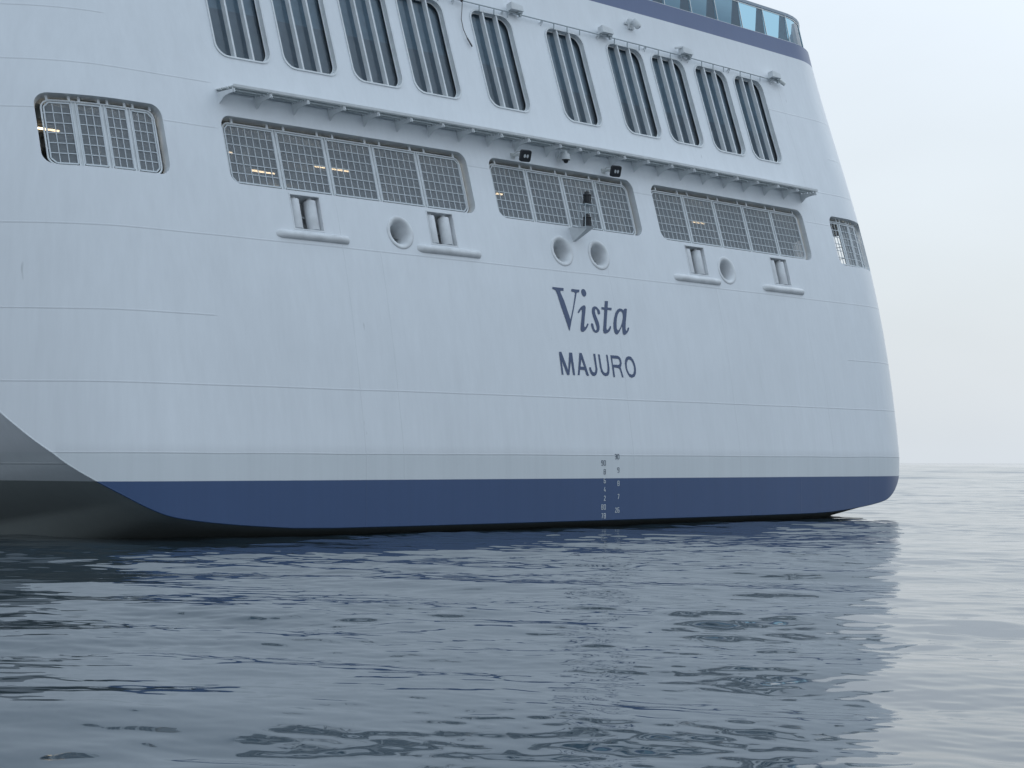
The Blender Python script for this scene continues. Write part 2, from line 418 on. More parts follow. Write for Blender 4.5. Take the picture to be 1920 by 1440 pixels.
# ------------------------------------------------------------------ tall lounge windows
GD = .105
for (a, b) in WINS:
    lp = dens(rrect(a, b, WZ0, WZ1, .27), .15)
    w = reveal(lp, GD+.02, .030, .022).build('window', M_TRIM, ship)
    g = sheet(dens(rrect(a-.01, b+.01, WZ0-.01, WZ1+.01, .27), .3), [], [(x, z) for x in np.arange(a, b, .4) for z in np.arange(WZ0, WZ1, .35)], lambda q, z: P(q, z, -GD-.01))
    g.build('glass', M_WGLASS, w, True)
    # inner frame round the glass
    inner = dens(rrect(a+.035, b-.035, WZ0+.035, WZ1-.035, .25), .15)
    sheet(dens(rrect(a-.005, b+.005, WZ0-.005, WZ1+.005, .27), .15), [inner], [], lambda q, z: P(q, z, -GD+.012)).build('glazing_frame', M_TRIM, w)
    for k in (1, 2):
        u = a+(b-a)*k/3
        m = MB()
        zs = np.linspace(WZ0+.002, WZ1-.002, 8)
        for z0, z1 in zip(zs[:-1], zs[1:]):
            pp = []
            for z in (z0, z1):
                for (du, d) in ((-.022, -GD), (.022, -GD), (.022, .010), (-.022, .010)): pp.append(P(u+du, z, d))
            m.hexa(pp)
        m.build('mullion', M_TRIM, w)
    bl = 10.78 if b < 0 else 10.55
    sheet(dens(rrect(a-.15, b+.17, bl, WZ1+.1, .02), .5), [], [], lambda q, z: P(q, z, -GD-.10)).build('sky_tone_sheet', M_SKYTONE, w)  # added sheet, sky reflection in the glass painted as its colour
    sheet(dens(rrect(a-.15, b+.17, WZ0-.1, bl, .02), .5), [], [], lambda q, z: P(q, z, -GD-.095)).build('pane_tone_sheet', M_PANETONE, w)  # added sheet, lightens the otherwise black lower panes
# lounge room behind the windows
m = MB()
def room(m, qmax, z0, z1, back, inset, sides=True):
    """room behind the shell: floor and ceiling follow the plan of the stern"""
    qs = np.linspace(-qmax, qmax, 41); fl = []
    for z in (z0, z1):
        pts = []
        for q in qs:
            p = P(q, z, -inset); pts.append((p.x, min(p.y, back-.5), z))
        fl.append(pts)
    n = len(qs); vs = fl[0]+[(x, back, z0) for x, y, z in fl[0]]+fl[1]+[(x, back, z1) for x, y, z in fl[1]]
    fs = []
    for i in range(n-1):
        fs += [(i, i+1, n+i+1, n+i), (2*n+i, 3*n+i, 3*n+i+1, 2*n+i+1), (n+i, n+i+1, 3*n+i+1, 3*n+i)]
    if sides: fs += [(0, n, 3*n, 2*n), (n-1, 2*n-1, 4*n-1, 3*n-1)]
    m.add(vs, fs)
room(m, 10.0, 9.3, 12.4, 6.5, .35)
m.build('lounge_interior', M_LOUNGE, ship)

# ------------------------------------------------------------------ mooring deck openings with screens
m = MB(); room(m, 16.6, 6.2, 8.74, 12.5, .28, False)
# pipes, beams and bollards inside
for y in (4.2, 5.6, 7.0, 8.6): m.bar((-13, y, 8.62), (13, y, 8.62), .14, .2)
for x in (-10, -6.5, -2, 2.6, 6.2, 10.4): m.bar((x, 5.2, 6.1), (x, 5.2, 8.7), .3, .3, (0,1,0))
m.build('mooring_deck_interior', M_ROOM, ship)
for cx, cy in ((-7.2, 8.2), (-.4, 8.6), (6.8, 8.2)):
    m = MB(); m.tube([(cx-1.1, cy, 7.0), (cx-1.0, cy, 7.0), (cx-.99, cy, 7.0), (cx+.5, cy, 7.0), (cx+.51, cy, 7.0), (cx+.6, cy, 7.0)], [.55, .55, .32, .32, .55, .55], 20); m.box((cx+1.1, cy, 6.8), (.45,0,0), (0,.45,0), (0,0,.6)); m.build('mooring_winch', M_GREYDECK, ship, True, 35)
for a, b in [((-10.96, 6.4), (-10.45, 6.4)), ((-6.37, 6.03), (-5.71, 6.07)), ((-4.29, 7.7), (-3.57, 7.75)), ((-3.63, 6.12), (-2.57, 6.12)), ((-1.7, 10.5), (-.9, 10.5)), ((2.57, 6.2), (2.8, 6.2)), ((10.6, 6.1), (11.44, 6.1))]:
    m = MB(); m.bar((*a, 8.50), (*b, 8.50), .05, .035); m.build('ceiling_tube', M_TUBE, ship)

for u in (-12.6, -8.4, -4.6, 0.0, 4.6, 8.4, 12.6):      # added fill lamps, unseen above the openings, to brighten the mooring deck
    m = MB(); m.bar(P(u-.7, 8.70, -.40), P(u+.7, 8.70, -.40), .06, .04); m.build('ceiling_tube', M_FILL, ship)
RD = .13                                       # screens stand this far inside the shell
for wi, (a, b, npan) in enumerate(OPEN):
    lp = dens(rrect(a, b, OZ0, OZ1, .24), .2)
    op = reveal(lp, .22, 0).build('mooring_opening', M_TRIM, ship)
    gx, gz = .12, .10                          # gap between shell and screen
    x0, x1, z0, z1 = a+.10, b-.11, OZ0+.04, OZ1-.095
    sf = MB()
    fr = [P(q, z, -RD) for q, z in dens(rrect(x0, x1, z0, z1, .17, 8), .2)]
    sf.tube(fr, .019, 6, closed=True)
    pw = (x1-x0)/npan
    for k in range(1, npan):                   # dividing posts
        u = x0+pw*k
        for du in (-.035, .035):
            sf.bar(P(u+du, z0, -RD), P(u+du, z1, -RD), .022, .022)
        sf.bar(P(u, z0, -RD-.03), P(u, z1, -RD-.03), .07, .03, nrm(u, z0))
    for k in range(npan):                      # fixing lugs above and below
        for f in (.2, .88):
            u = x0+pw*(k+f)
            sf.bar(P(u, z1, -RD), P(u, OZ1+.02, -RD), .05, .03, nrm(u, z1))
            sf.bar(P(u, z0, -RD), P(u, OZ0-.02, -RD), .04, .03, nrm(u, z0))
    for s_ in (x0, x1):
        for f in (.25, .55, .8):
            z = z0+(z1-z0)*f; e = .045 if s_ == x0 else -.045
            sf.bar(P(s_, z, -RD), P(s_+e, z, -RD), .012, .012)
    sf.build('screen_frame', M_TRIM, op, True, 40)
    for k in range(npan):
        i0 = x0+pw*k+(.045 if k == 0 else .06); i1 = x0+pw*(k+1)-(.045 if k == npan-1 else .06)
        j0, j1 = z0+.045, z1-.045; c = .09
        loop = []
        loop += [(i0+c, j0)] if k == 0 else [(i0, j0)]
        loop += [(i1-c, j0), (i1, j0+c), (i1, j1-c), (i1-c, j1)] if k == npan-1 else [(i1, j0), (i1, j1)]
        loop += [(i0+c, j1), (i0, j1-c), (i0, j0+c)] if k == 0 else [(i0, j1)]
        C = [P(i0, j0, -RD), P(i1, j0, -RD), P(i1, j1, -RD), P(i0, j1, -RD)]
        nn = (C[1]-C[0]).cross(C[3]-C[0]).normalized()
        def Q(q, z, d=0.0):
            u = (q-i0)/(i1-i0); v = (z-j0)/(j1-j0)
            return (C[0]*(1-u)+C[1]*u)*(1-v)+(C[3]*(1-u)+C[2]*u)*v + nn*d
        pm = MB()
        for i in range(len(loop)):
            pm.bar(Q(*loop[i]), Q(*loop[(i+1) % len(loop)]), .030, .026, nn)
        ncol = 7 if npan == 5 else (7 if wi == 2 else 3 + (0 if wi == 0 else 0))
        nrow = 6
        def clipz(q):                          # keep wires inside the chamfered corners
            lo, hi = j0, j1
            if k == 0 and q < i0+c: lo = j0+(i0+c-q); hi = j1-(i0+c-q)
            if k == npan-1 and q > i1-c: lo = j0+(q-i1+c); hi = j1-(q-i1+c)
            return lo, hi
        def clipq(z):
            lo, hi = i0, i1; e = max(j0+c-z, z-j1+c, 0)
            if k == 0: lo = i0+e
            if k == npan-1: hi = i1-e
            return lo, hi
        for g in range(1, ncol):
            q = i0+(i1-i0)*g/ncol; lo, hi = clipz(q); pm.bar(Q(q, lo, -.004), Q(q, hi, -.004), .0165, .014, nn)
        for g in range(1, nrow):
            z = j0+(j1-j0)*g/nrow; lo, hi = clipq(z); pm.bar(Q(lo, z, -.004), Q(hi, z, -.004), .0165, .014, nn)
        pan = pm.build('screen_panel', M_GRID, op)
        if wi == 4 and k == 0: continue            # this panel carries the coarse grid only
        wm = MB(); pitch = .018
        for g in range(1, int((i1-i0)/pitch)):
            q = i0+pitch*g; lo, hi = clipz(q); wm.bar(Q(q, lo, -.014), Q(q, hi, -.014), .0066, .004, nn)
        for g in range(1, int((j1-j0)/pitch)):
            z = j0+pitch*g; lo, hi = clipq(z); wm.bar(Q(lo, z, -.012), Q(hi, z, -.012), .0066, .004, nn)
        wm.build('wire_mesh', M_MESH, op)
for a, b in SIDEO:
    lp = dens(rrect(a, b, OZ0, OZ1, .24), .2)
    op = reveal(lp, .06, 0).build('side_opening', M_TRIM, ship)
    m = MB()
    for g in range(1, 7):
        q = a+(b-a)*g/7; m.bar(P(q, OZ0, -.04), P(q, OZ1, -.04), .02, .02)
    for g in range(1, 4):
        z = OZ0+(OZ1-OZ0)*g/4; m.tube([P(q, z, -.04) for q in np.linspace(a, b, 12)], .011, 6)
    m.build('screen_panel', M_GALV, op)

# ------------------------------------------------------------------ roller fairleads, rubbing bars, mooring pipes
for i, c in enumerate(ROLL):
    RDp = .42
    m = reveal(dens([(c-RW, RZ0), (c+RW, RZ0), (c+RW, RZ1), (c-RW, RZ1)], .2), RDp, .02, .006)
    m2 = sheet([(c-RW, RZ0), (c+RW, RZ0), (c+RW, RZ1), (c-RW, RZ1)], [], [], lambda q, z: P(q, z, -RDp))
    m.add(m2.v, m2.f)
    m.bar(P(c+.02, RZ0, -RDp+.05), P(c+.02, RZ1, -RDp+.05), .12, .03)
    m.bar(P(c-RW, (RZ0+RZ1)/2+.03, -RDp+.06), P(c+RW, (RZ0+RZ1)/2+.03, -RDp+.06), .10, .04)
    fl = m.build('roller_fairlead', M_WORN, ship)
    for du in (-.20, .225):
        b0, b1 = P(c+du, RZ0, -.15), P(c+du, RZ1, -.15); ax = (b1-b0); h = ax.length
        r = MB(); r.lathe(b0, ax, [(.06, 0), (.06, .035), (.125, .04), (.13, .05), (.13, h-.075), (.125, h-.06), (.06, h-.055), (.06, h)], 24)
        for f in (.2, .8):
            p = b0+ax*f+Vector((-.75, -.66, 0))*.128; r.lathe(p, (-.75, -.66, 0), [(.014, 0), (.014, .008)], 8)
        r.build('roller', M_WORN, fl, True, 35)
for (u0, u1) in [(-8.88, -7.05), (-5.18, -3.34), (3.33, 5.16), (7.02, 8.87)]:
    m = MB(); zc = 6.0; n = 12; us = [u0, u0+.02, u0+.16] + list(np.linspace(u0+.4, u1-.4, 4)) + [u1-.03, u1]
    ks = [.0, .12, 1] + [1]*4 + [1, .93]
    rows = []
    for u, k in zip(us, ks):
        rows.append([P(u, zc+.088*math.cos(math.pi*j/n)*(.6+.4*k), -.01+.088*math.sin(math.pi*j/n)*k) for j in range(n+1)])
    vs = [p for r in rows for p in r]; fs = []
    for i in range(len(rows)-1):
        for j in range(n): fs.append((i*(n+1)+j, i*(n+1)+j+1, (i+1)*(n+1)+j+1, (i+1)*(n+1)+j))
    fs.append(tuple((len(rows)-1)*(n+1)+j for j in range(n+1)))
    m.add(vs, fs); m.build('rubbing_bar', M_WORN, ship, True, 50)
for (x, z) in HOLES:
    o = P(x, z, 0); ax = nrm(x, z)
    m = MB(); prof = [(.375, -.012), (.365, .010), (.34, .020), (.305, .018), (.27, -.004), (.235, -.06), (.205, -.16), (.188, -.30), (.18, -.48), (.178, -.75)]
    m.lathe(o, ax, prof, 40, False); pipe = m.build('mooring_pipe', M_WORN, ship, True)
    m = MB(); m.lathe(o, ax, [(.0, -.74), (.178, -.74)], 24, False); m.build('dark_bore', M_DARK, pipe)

# ------------------------------------------------------------------ bracketed ledge under the lounge windows
LZ = 8.86; LO = .55
us = np.linspace(-9.74, 10.0, 40)
m = MB()
for u0, u1 in zip(us[:-1], us[1:]):
    for d in np.arange(.03, LO, .078):          # grating slats
        m.bar(hullpt(u0, LZ, d), hullpt(u1, LZ, d), .046, .022)
    for d in (.17, .40): m.bar(hullpt(u0, LZ-.025, d), hullpt(u1, LZ-.025, d), .02, .03)
    m.bar(hullpt(u0, LZ-.003, LO+.012), hullpt(u1, LZ-.003, LO+.012), .024, .04)
ledge = m.build('ledge', M_GREYDECK, ship)
m = MB()
for u0, u1 in zip(us[:-1], us[1:]): m.bar(hullpt(u0, LZ+.012, LO+.028), hullpt(u1, LZ+.012, LO+.028), .008, .05)
m.build('ledge_edge', M_TRIM, ledge)
BR = [-9.71, -8.81, -7.88, -6.94, -6.02, -5.1, -4.18, -3.28, -2.39, -1.52, -.47, .21, .85, 1.8, 2.68, 3.61, 4.5, 5.42, 6.31, 7.2, 8.14, 9.05, 9.93]
prof = [(0, -.055), (LO, -.055), (LO+.01, -.115), (.40, -.125), (.27, -.145), (.17, -.175), (.09, -.235), (0, -.30)]
for u in BR:
    m = MB(); base = hullpt(u, LZ, 0)
    ins = [-.02-.14*max(0, -dz) for _, dz in prof]
    vs = []
    for s in (-.009, .009):
        for (d, dz) in prof:
            y = hullpt(u, LZ+dz, d).y + (.015 if d == 0 else 0); vs.append((u+s, y, LZ+dz))
    k = len(prof); fs = [tuple(range(k-1, -1, -1)), tuple(range(k, 2*k))] + [(i, (i+1) % k, k+(i+1) % k, k+i) for i in range(k)]
    m.add(vs, fs)
    for g in range(6 if u > -9.6 else 0):
        d = .05+g*.095; p = hullpt(u, LZ, d); m.box((u, p.y, LZ-.028), (.009,0,0), (0,.026,0), (0,0,.028))
    m.box((u, hullpt(u, LZ, LO-.01).y, LZ-.07), (.03,0,0), (0,.012,0), (0,0,.05))
    m.build('bracket', M_TRIM, ledge)

# ------------------------------------------------------------------ window-cleaning rail with its fittings
RZ = 12.10; RO = .10
m = MB(); m.tube([P(u, RZ, RO) for u in np.linspace(-10.6, 10.55, 60)], .016, 6)
rail = m.build('cleaning_rail', M_GALV, ship, True)
for (a, b) in WINS:
    for f in (.22, .58, .92):
        u = a+(b-a)*f; m = MB(); m.bar(P(u, RZ-.0, RO), P(u, RZ-.13, RO*.55), .022, .022); m.build('hanger', M_GALV, rail)
for u in (-10, -8, -6.1, -4.3, -2.45, -.85, .5, 2.55, 4.4, 6.2, 8.0, 10.0):
    m = MB(); m.bar(P(u, RZ-.02, -.01), P(u, RZ, RO), .03, .03); m.bar(P(u, RZ-.10, -.01), P(u, RZ-.02, RO), .015, .015); m.build('stay', M_TRIM, rail)
pts = [P(u, z, d) for u, z, d in ((-2.2, 12.1, .11), (-2.25, 11.9, .09), (-2.32, 11.65, .06), (-2.32, 11.4, .05), (-2.26, 11.2, .05), (-2.16, 11.0, .05))]
m = MB(); m.tube(pts, .010, 6); m.tube(pts[-2:], .02, 6); m.tube([P(-2.3, 12.16, .1), P(-2.2, 12.08, .11)], .035, 6)
m.build('dangling_rope', M_ROPE, rail, True)

def frame(u, z, d, face=None):
    o = P(u, z, d); w = Vector((1, 0, 0)); n_ = nrm(u, z); r = Vector((0, 0, 1)).cross(n_)*-1; r = (n_.cross(Vector((0,0,1)))*-1).normalized()
    if r.x < 0: r = -r
    return o, r, n_, Vector((0, 0, 1))
for i, u in enumerate((-10.1, -7.3, -3.9, -.47, 2.79, 6.03, 10.10)):
    o, r, n_, w = frame(u, 12.20, .15)
    r = r*.82; n_ = n_*.85; w = w*.8
    m = MB(); m.hexa([o-r*.25-n_*.11-w*.09, o+r*.25-n_*.11-w*.09, o+r*.25+n_*.11-w*.09, o-r*.25+n_*.11-w*.09,
                      o-r*.25-n_*.11+w*.13, o+r*.23-n_*.10+w*.08, o+r*.23+n_*.08+w*.08, o-r*.25+n_*.08+w*.13])
    m.box(o-n_*.16-w*.02, r*.05, n_*.08, w*.05)
    if i == 5: m.bar(o-r*.25+w*.12, o-r*.42-n_*.12+w*.12, .05, .05)
    b = m.build('washer_motor_box', M_TRIM, ship)
    m = MB(); m.box(o+r*.16-w*.11, r*.09, n_*.06, w*.03); m.bar(o+r*.2-w*.12, o+r*.2-w*.22, .05, .05); m.build('drive_unit', M_GALV, b)
    if i == 6:
        m = MB(); e = (r*.85+n_*.25-w*.5).normalized(); m.lathe(o+r*.26-w*.1, e, [(.045, 0), (.055, .02), (.055, .2), (.06, .22)], 14); m.build('spotlight', M_GREYDECK, b, True, 40)
# camera on the plating above the rail
o, r, n_, w = frame(4.03, 12.60, 0)
m = MB(); m.box(o+n_*.03+w*.06, r*.10, n_*.03, w*.13); m.bar(o+n_*.05+w*.1, o+n_*.2+w*.05, .06, .06); m.lathe(o+n_*.2+w*.04, (n_*.5+r*.2-w).normalized(), [(.04, -.1), (.085, -.06), (.085, .14), (.06, .17)], 16)
m.bar(o-r*.1+w*.08, o-r*.22+w*.08, .04, .05)
c = m.build('surveillance_camera', M_TRIM, ship, True, 40)
m = MB(); m.lathe(o+n_*.275+r*.01+w*.0, (n_+r*.1-w*.2).normalized(), [(.028, 0), (.022, .02)], 12); m.build('camera_lens', M_BLACK, c)
# dome camera under the ledge
o, r, n_, w = frame(-.06, 8.52, .24)
m = MB(); m.lathe(o, (0,0,-1), [(.05, -.09), (.085, -.075), (.10, -.02), (.10, .055)], 20)
k = P(-.06, 8.62, 0); m.tube([k-n_*.02, k+n_*.06, k+n_*.12+Vector((0,0,.1)), o+Vector((0,0,.12)), o+Vector((0,0,.05))], .045, 10); m.box(k+n_*.02, r*.07, n_*.02, w*.12)
c = m.build('dome_camera', M_TRIM, ship, True, 40)
m = MB(); m.lathe(o, (0,0,-1), [(.095, .05), (.098, .07), (.062, .075), (.055, .11), (.035, .135), (.001, .145)], 20); m.build('camera_dome', M_BLACK, c, True, 40)
# twin-lamp floodlights
for u in (-1.61, 1.50):
    o = P(u, 8.42, 0)+Vector((0, -.38, 0)); n_ = Vector((-.30, -1, -.35)).normalized(); r = Vector((1, -.30, 0)).normalized(); r = (r-n_*r.dot(n_)).normalized(); w = r.cross(n_); w = w if w.z > 0 else -w
    lp = rrect(-.135, .135, -.135, .135, .05, 5); m = MB(); kk = len(lp)
    vs = [o+r*a+w*b+n_*d for d, s in ((-.05, .8), (-.03, 1), (.035, 1), (.045, .93)) for a, b in [(p[0]*s, p[1]*s) for p in lp]]
    fs = [(i*kk+j, i*kk+(j+1) % kk, (i+1)*kk+(j+1) % kk, (i+1)*kk+j) for i in range(3) for j in range(kk)] + [tuple(range(kk-1, -1, -1)), tuple(range(3*kk, 4*kk))]
    m.add(vs, fs); f = m.build('floodlight', M_BLACK, ship, True, 30)
    for s in (-.036, .036):
        m = MB(); q = o+r*s+n_*.044
        ring = [q+r*.026*math.cos(t)+w*.042*math.sin(t) for t in np.linspace(0, 2*math.pi, 17)[:-1]]
        m.add(ring+[p+n_*.008 for p in ring], [tuple(range(16, 32))]+[(i, (i+1) % 16, 16+(i+1) % 16, 16+i) for i in range(16)]); m.build('lamp_lens', M_LENS, f)
    k = P(u-.02, 8.46, -.01); m = MB(); m.box(k+Vector((0,-.02,0)), (.06,0,0), (0,.02,0), (0,0,.06)); m.bar(k, o-n_*.06+w*.05, .05, .05); m.bar(o-n_*.05-r*.15-w*.02, o-n_*.05+r*.15-w*.02, .03, .04)
    m.tube([k+Vector((.03,0,.03)), k+Vector((.06,-.1,.1)), k+Vector((.05,-.22,.09)), o-n_*.05], .014, 6)
    m.build('lamp_arm', M_GREYDECK, f)
# stern lanterns on their wedge bracket
wall = hullpt(-.05, 6.88); LX, LY = -.06, wall.y-.42
m = MB(); tz = 6.90
A = [(LX-.18, hullpt(0, tz).y+.03, tz), (LX+.16, hullpt(0, tz).y+.03, tz), (LX+.13, LY-.14, tz), (LX-.13, LY-.14, tz)]
lo = [(LX-.10, hullpt(0, 6.55).y+.03, 6.56), (LX-.02, hullpt(0, 6.55).y+.03, 6.56), (LX+.09, LY-.08, tz-.05), (LX-.09, LY-.08, tz-.05)]
m.hexa([Vector(p) for p in lo]+[Vector(p) for p in A]); lb = m.build('lantern_bracket', M_TRIM, ship)
def lantern(z):
    m = MB(); m.lathe((LX, LY, z), (0,0,1), [(.10, 0), (.10, .02), (.07, .03), (.075, .06), (.075, .19), (.10, .20), (.10, .215), (.065, .235), (.06, .27), (.03, .30)], 20)
    for a in range(4):
        t = math.pi/4+a*math.pi/2; m.tube([(LX+.085*math.cos(t), LY+.085*math.sin(t), z), (LX+.085*math.cos(t), LY+.085*math.sin(t), z+.2)], .009, 6)
    return m.build('stern_lantern', M_BLACK, ship, True, 35)
lantern(6.905); lantern(7.43)
m = MB()
for dx in (-.17, .16):
    for dy in (-.1, .1): m.tube([(LX+dx, LY+dy, 6.86), (LX+dx, LY+dy, 7.42)], .012, 6)
for dy in (-.1, .1): m.bar((LX-.18, LY+dy, 7.41), (LX+.17, LY+dy, 7.41), .02, .02)
m.bar((LX-.17, LY, 7.41), (LX+.16, LY, 7.41), .2, .015)
m.tube([(LX, LY, 7.2), (LX+.02, LY, 7.28), (LX-.03, LY, 7.34), (LX-.1, LY, 7.4)], .012, 6); m.tube([(LX-.01, LY, 7.2), (LX, LY, 7.42)], .015, 6)
m.build('lantern_guard', M_GALV, lb)

# ------------------------------------------------------------------ lettering
NAME = {
 'V': [[(-1.170,5.432), (-0.795,5.431), (-0.811,5.368), (-0.922,5.360), (-0.924,5.325), (-0.845,5.134), (-0.731,4.708), (-0.588,4.976), (-0.435,5.323), (-0.443,5.358), (-0.550,5.371), (-0.532,5.431), (-0.261,5.428), (-0.284,5.371), (-0.365,5.354), (-0.391,5.314), (-0.540,5.002), (-0.707,4.669), (-0.812,4.439), (-0.838,4.489), (-0.903,4.727), (-0.988,5.021), (-1.043,5.271), (-1.080,5.352), (-1.112,5.376), (-1.172,5.383)]],
 'dot': [[(-0.142,5.460), (-0.093,5.452), (-0.054,5.417), (-0.040,5.367), (-0.062,5.313), (-0.110,5.277), (-0.161,5.281), (-0.199,5.321), (-0.212,5.373), (-0.193,5.427)]],
 'i': [[(-0.441,4.904), (-0.380,4.966), (-0.297,5.029), (-0.211,5.069), (-0.160,5.067), (-0.144,5.027), (-0.173,4.932), (-0.229,4.789), (-0.292,4.599), (-0.285,4.553), (-0.238,4.573), (-0.181,4.640), (-0.146,4.656), (-0.139,4.625), (-0.190,4.558), (-0.274,4.484), (-0.351,4.443), (-0.411,4.442), (-0.436,4.482), (-0.426,4.546), (-0.353,4.747), (-0.298,4.901), (-0.288,4.960), (-0.322,4.958), (-0.372,4.908), (-0.418,4.873), (-0.439,4.883)]],
 's': [[(0.336,4.950), (0.324,4.903), (0.288,4.883), (0.247,4.892), (0.243,4.927), (0.238,4.980), (0.213,5.008), (0.177,5.000), (0.157,4.951), (0.161,4.893), (0.197,4.790), (0.235,4.686), (0.240,4.593), (0.215,4.522), (0.170,4.472), (0.103,4.443), (0.043,4.448), (-0.010,4.481), (-0.039,4.543), (-0.053,4.612), (-0.050,4.647), (-0.012,4.667), (0.024,4.651), (0.033,4.611), (0.039,4.547), (0.064,4.502), (0.108,4.507), (0.130,4.552), (0.128,4.599), (0.100,4.702), (0.059,4.829), (0.046,4.921), (0.063,4.993), (0.100,5.042), (0.159,5.069), (0.219,5.067), (0.273,5.041), (0.315,4.996)]],
 't': [[(0.565,5.218), (0.678,5.225), (0.630,5.068), (0.772,5.071), (0.749,5.011), (0.607,5.008), (0.564,4.881), (0.511,4.714), (0.475,4.594), (0.472,4.541), (0.515,4.537), (0.570,4.587), (0.617,4.637), (0.645,4.621), (0.630,4.579), (0.571,4.511), (0.490,4.463), (0.397,4.440), (0.349,4.458), (0.341,4.516), (0.383,4.648), (0.458,4.875), (0.496,5.007), (0.398,5.013), (0.416,5.069), (0.519,5.065)]],
 'a': [[(1.320,5.079), (1.264,4.922), (1.199,4.752), (1.158,4.607), (1.164,4.542), (1.196,4.561), (1.241,4.623), (1.277,4.637), (1.293,4.614), (1.258,4.559), (1.190,4.496), (1.107,4.448), (1.053,4.447), (1.029,4.482), (1.032,4.553), (1.044,4.625), (1.038,4.654), (0.975,4.573), (0.892,4.486), (0.820,4.441), (0.769,4.451), (0.735,4.496), (0.725,4.584), (0.747,4.703), (0.801,4.836), (0.878,4.959), (0.970,5.042), (1.058,5.075), (1.128,5.067), (1.188,5.035), (1.220,5.075), (1.267,5.084)], [(1.059,5.006), (1.008,4.979), (0.948,4.916), (0.894,4.818), (0.855,4.697), (0.840,4.590), (0.861,4.544), (0.907,4.552), (0.977,4.621), (1.053,4.720), (1.103,4.818), (1.136,4.915), (1.132,4.974), (1.103,5.002)]],
}
PORT = {
 'M': [[(-1.270,3.943), (-1.190,3.947), (-1.038,3.539), (-0.932,3.941), (-0.835,3.942), (-0.829,3.427), (-0.898,3.434), (-0.910,3.754), (-1.020,3.426), (-1.094,3.429), (-1.214,3.742), (-1.213,3.427), (-1.271,3.429)]],
 'A': [[(-0.587,3.953), (-0.509,3.948), (-0.361,3.429), (-0.438,3.435), (-0.483,3.559), (-0.640,3.561), (-0.677,3.435), (-0.739,3.436)], [(-0.552,3.814), (-0.489,3.631), (-0.610,3.635)]],
 'J': [[(-0.117,3.950), (-0.049,3.948), (-0.049,3.708), (-0.045,3.593), (-0.070,3.511), (-0.114,3.458), (-0.179,3.432), (-0.245,3.442), (-0.295,3.491), (-0.323,3.571), (-0.320,3.628), (-0.260,3.633), (-0.252,3.585), (-0.228,3.534), (-0.180,3.516), (-0.139,3.526), (-0.113,3.573), (-0.106,3.660), (-0.115,3.809)]],
 'U': [[(0.041,3.945), (0.101,3.943), (0.108,3.760), (0.115,3.622), (0.145,3.553), (0.198,3.515), (0.252,3.522), (0.294,3.559), (0.316,3.629), (0.324,3.757), (0.324,3.946), (0.376,3.946), (0.383,3.748), (0.378,3.608), (0.349,3.514), (0.297,3.460), (0.211,3.443), (0.130,3.472), (0.073,3.539), (0.052,3.654), (0.047,3.804)]],
 'R': [[(0.471,3.940), (0.730,3.940), (0.794,3.911), (0.831,3.848), (0.836,3.766), (0.807,3.695), (0.782,3.676), (0.806,3.577), (0.841,3.436), (0.785,3.439), (0.753,3.576), (0.729,3.635), (0.671,3.654), (0.540,3.659), (0.537,3.434), (0.479,3.435), (0.480,3.752)], [(0.522,3.870), (0.518,3.724), (0.703,3.723), (0.750,3.737), (0.775,3.775), (0.770,3.834), (0.732,3.867)]],
 'O': [[(1.123,3.946), (1.201,3.934), (1.269,3.872), (1.312,3.773), (1.324,3.655), (1.302,3.548), (1.241,3.470), (1.144,3.437), (1.059,3.458), (0.994,3.537), (0.955,3.653), (0.952,3.771), (0.978,3.854), (1.037,3.921)], [(1.116,3.869), (1.076,3.852), (1.021,3.785), (1.004,3.702), (1.017,3.609), (1.065,3.534), (1.150,3.510), (1.210,3.539), (1.250,3.605), (1.261,3.700), (1.235,3.794), (1.184,3.851)]],
}

def letters(name, G, m_):
    mb = MB()
    for k, loops in G.items():
        o = loops[0]; h = loops[1:]
        xs = [p[0] for p in o]; zs = [p[1] for p in o]
        g = [(x, z) for x in np.arange(min(xs), max(xs), .1) for z in np.arange(min(zs), max(zs), .1)]
        s = sheet(dens(o, .1), [dens(q, .1) for q in h], g, lambda q, z: P(q, z, .007)); mb.add(s.v, s.f)
        s = sheet(dens(o, .1), [dens(q, .1) for q in h], [], lambda q, z: P(q, z, .001))
    return mb.build(name, m_, ship)
letters('name_lettering', NAME, M_LETTER)
letters('port_lettering', PORT, M_LETTER)
SEG = {'0': 'abcdef', '2': 'abged', '3': 'abgcd', '4': 'fgbc', '5': 'afgcd', '6': 'afgedc', '7': 'abc', '8': 'abcdefg', '9': 'abcdfg'}
def digit(mb, ch, x, z, w=.052, h=.105, t=.0135):
    xl, xr, zb, zm, zt = x-w/2, x+w/2, z-h/2, z, z+h/2
    S = {'a': ((xl, zt), (xr, zt)), 'b': ((xr, zt), (xr, zm)), 'c': ((xr, zm), (xr, zb)), 'd': ((xl, zb), (xr, zb)), 'e': ((xl, zm), (xl, zb)), 'f': ((xl, zt), (xl, zm)), 'g': ((xl, zm), (xr, zm))}
    st = [S[c] for c in SEG[ch]]
    if ch == '4': st = [((x+.005, zt), (xl, zb+.03)), ((xl, zb+.03), (xr, zb+.03)), ((x+.012, zm), (x+.012, zb))]
    if ch == '7': st = [((xl, zt), (xr, zt)), ((xr, zt), (x-.008, zb))]
    if ch == '2': st = [((xl, zt-.015), (x, zt)), ((x, zt), (xr, zt-.02)), ((xr, zt-.02), (xl, zb)), ((xl, zb), (xr, zb))]
    for a, b in st: mb.bar(P(a[0], a[1], .004), P(b[0], b[1], .004), t, .004, nrm(x, z))
def marks(items, m_):
    for s, xr, z in items:
        mb = MB()
        for i, ch in enumerate(reversed(s)): digit(mb, ch, xr-.086*i, z)
        mb.build('draft_mark', m_, ship)
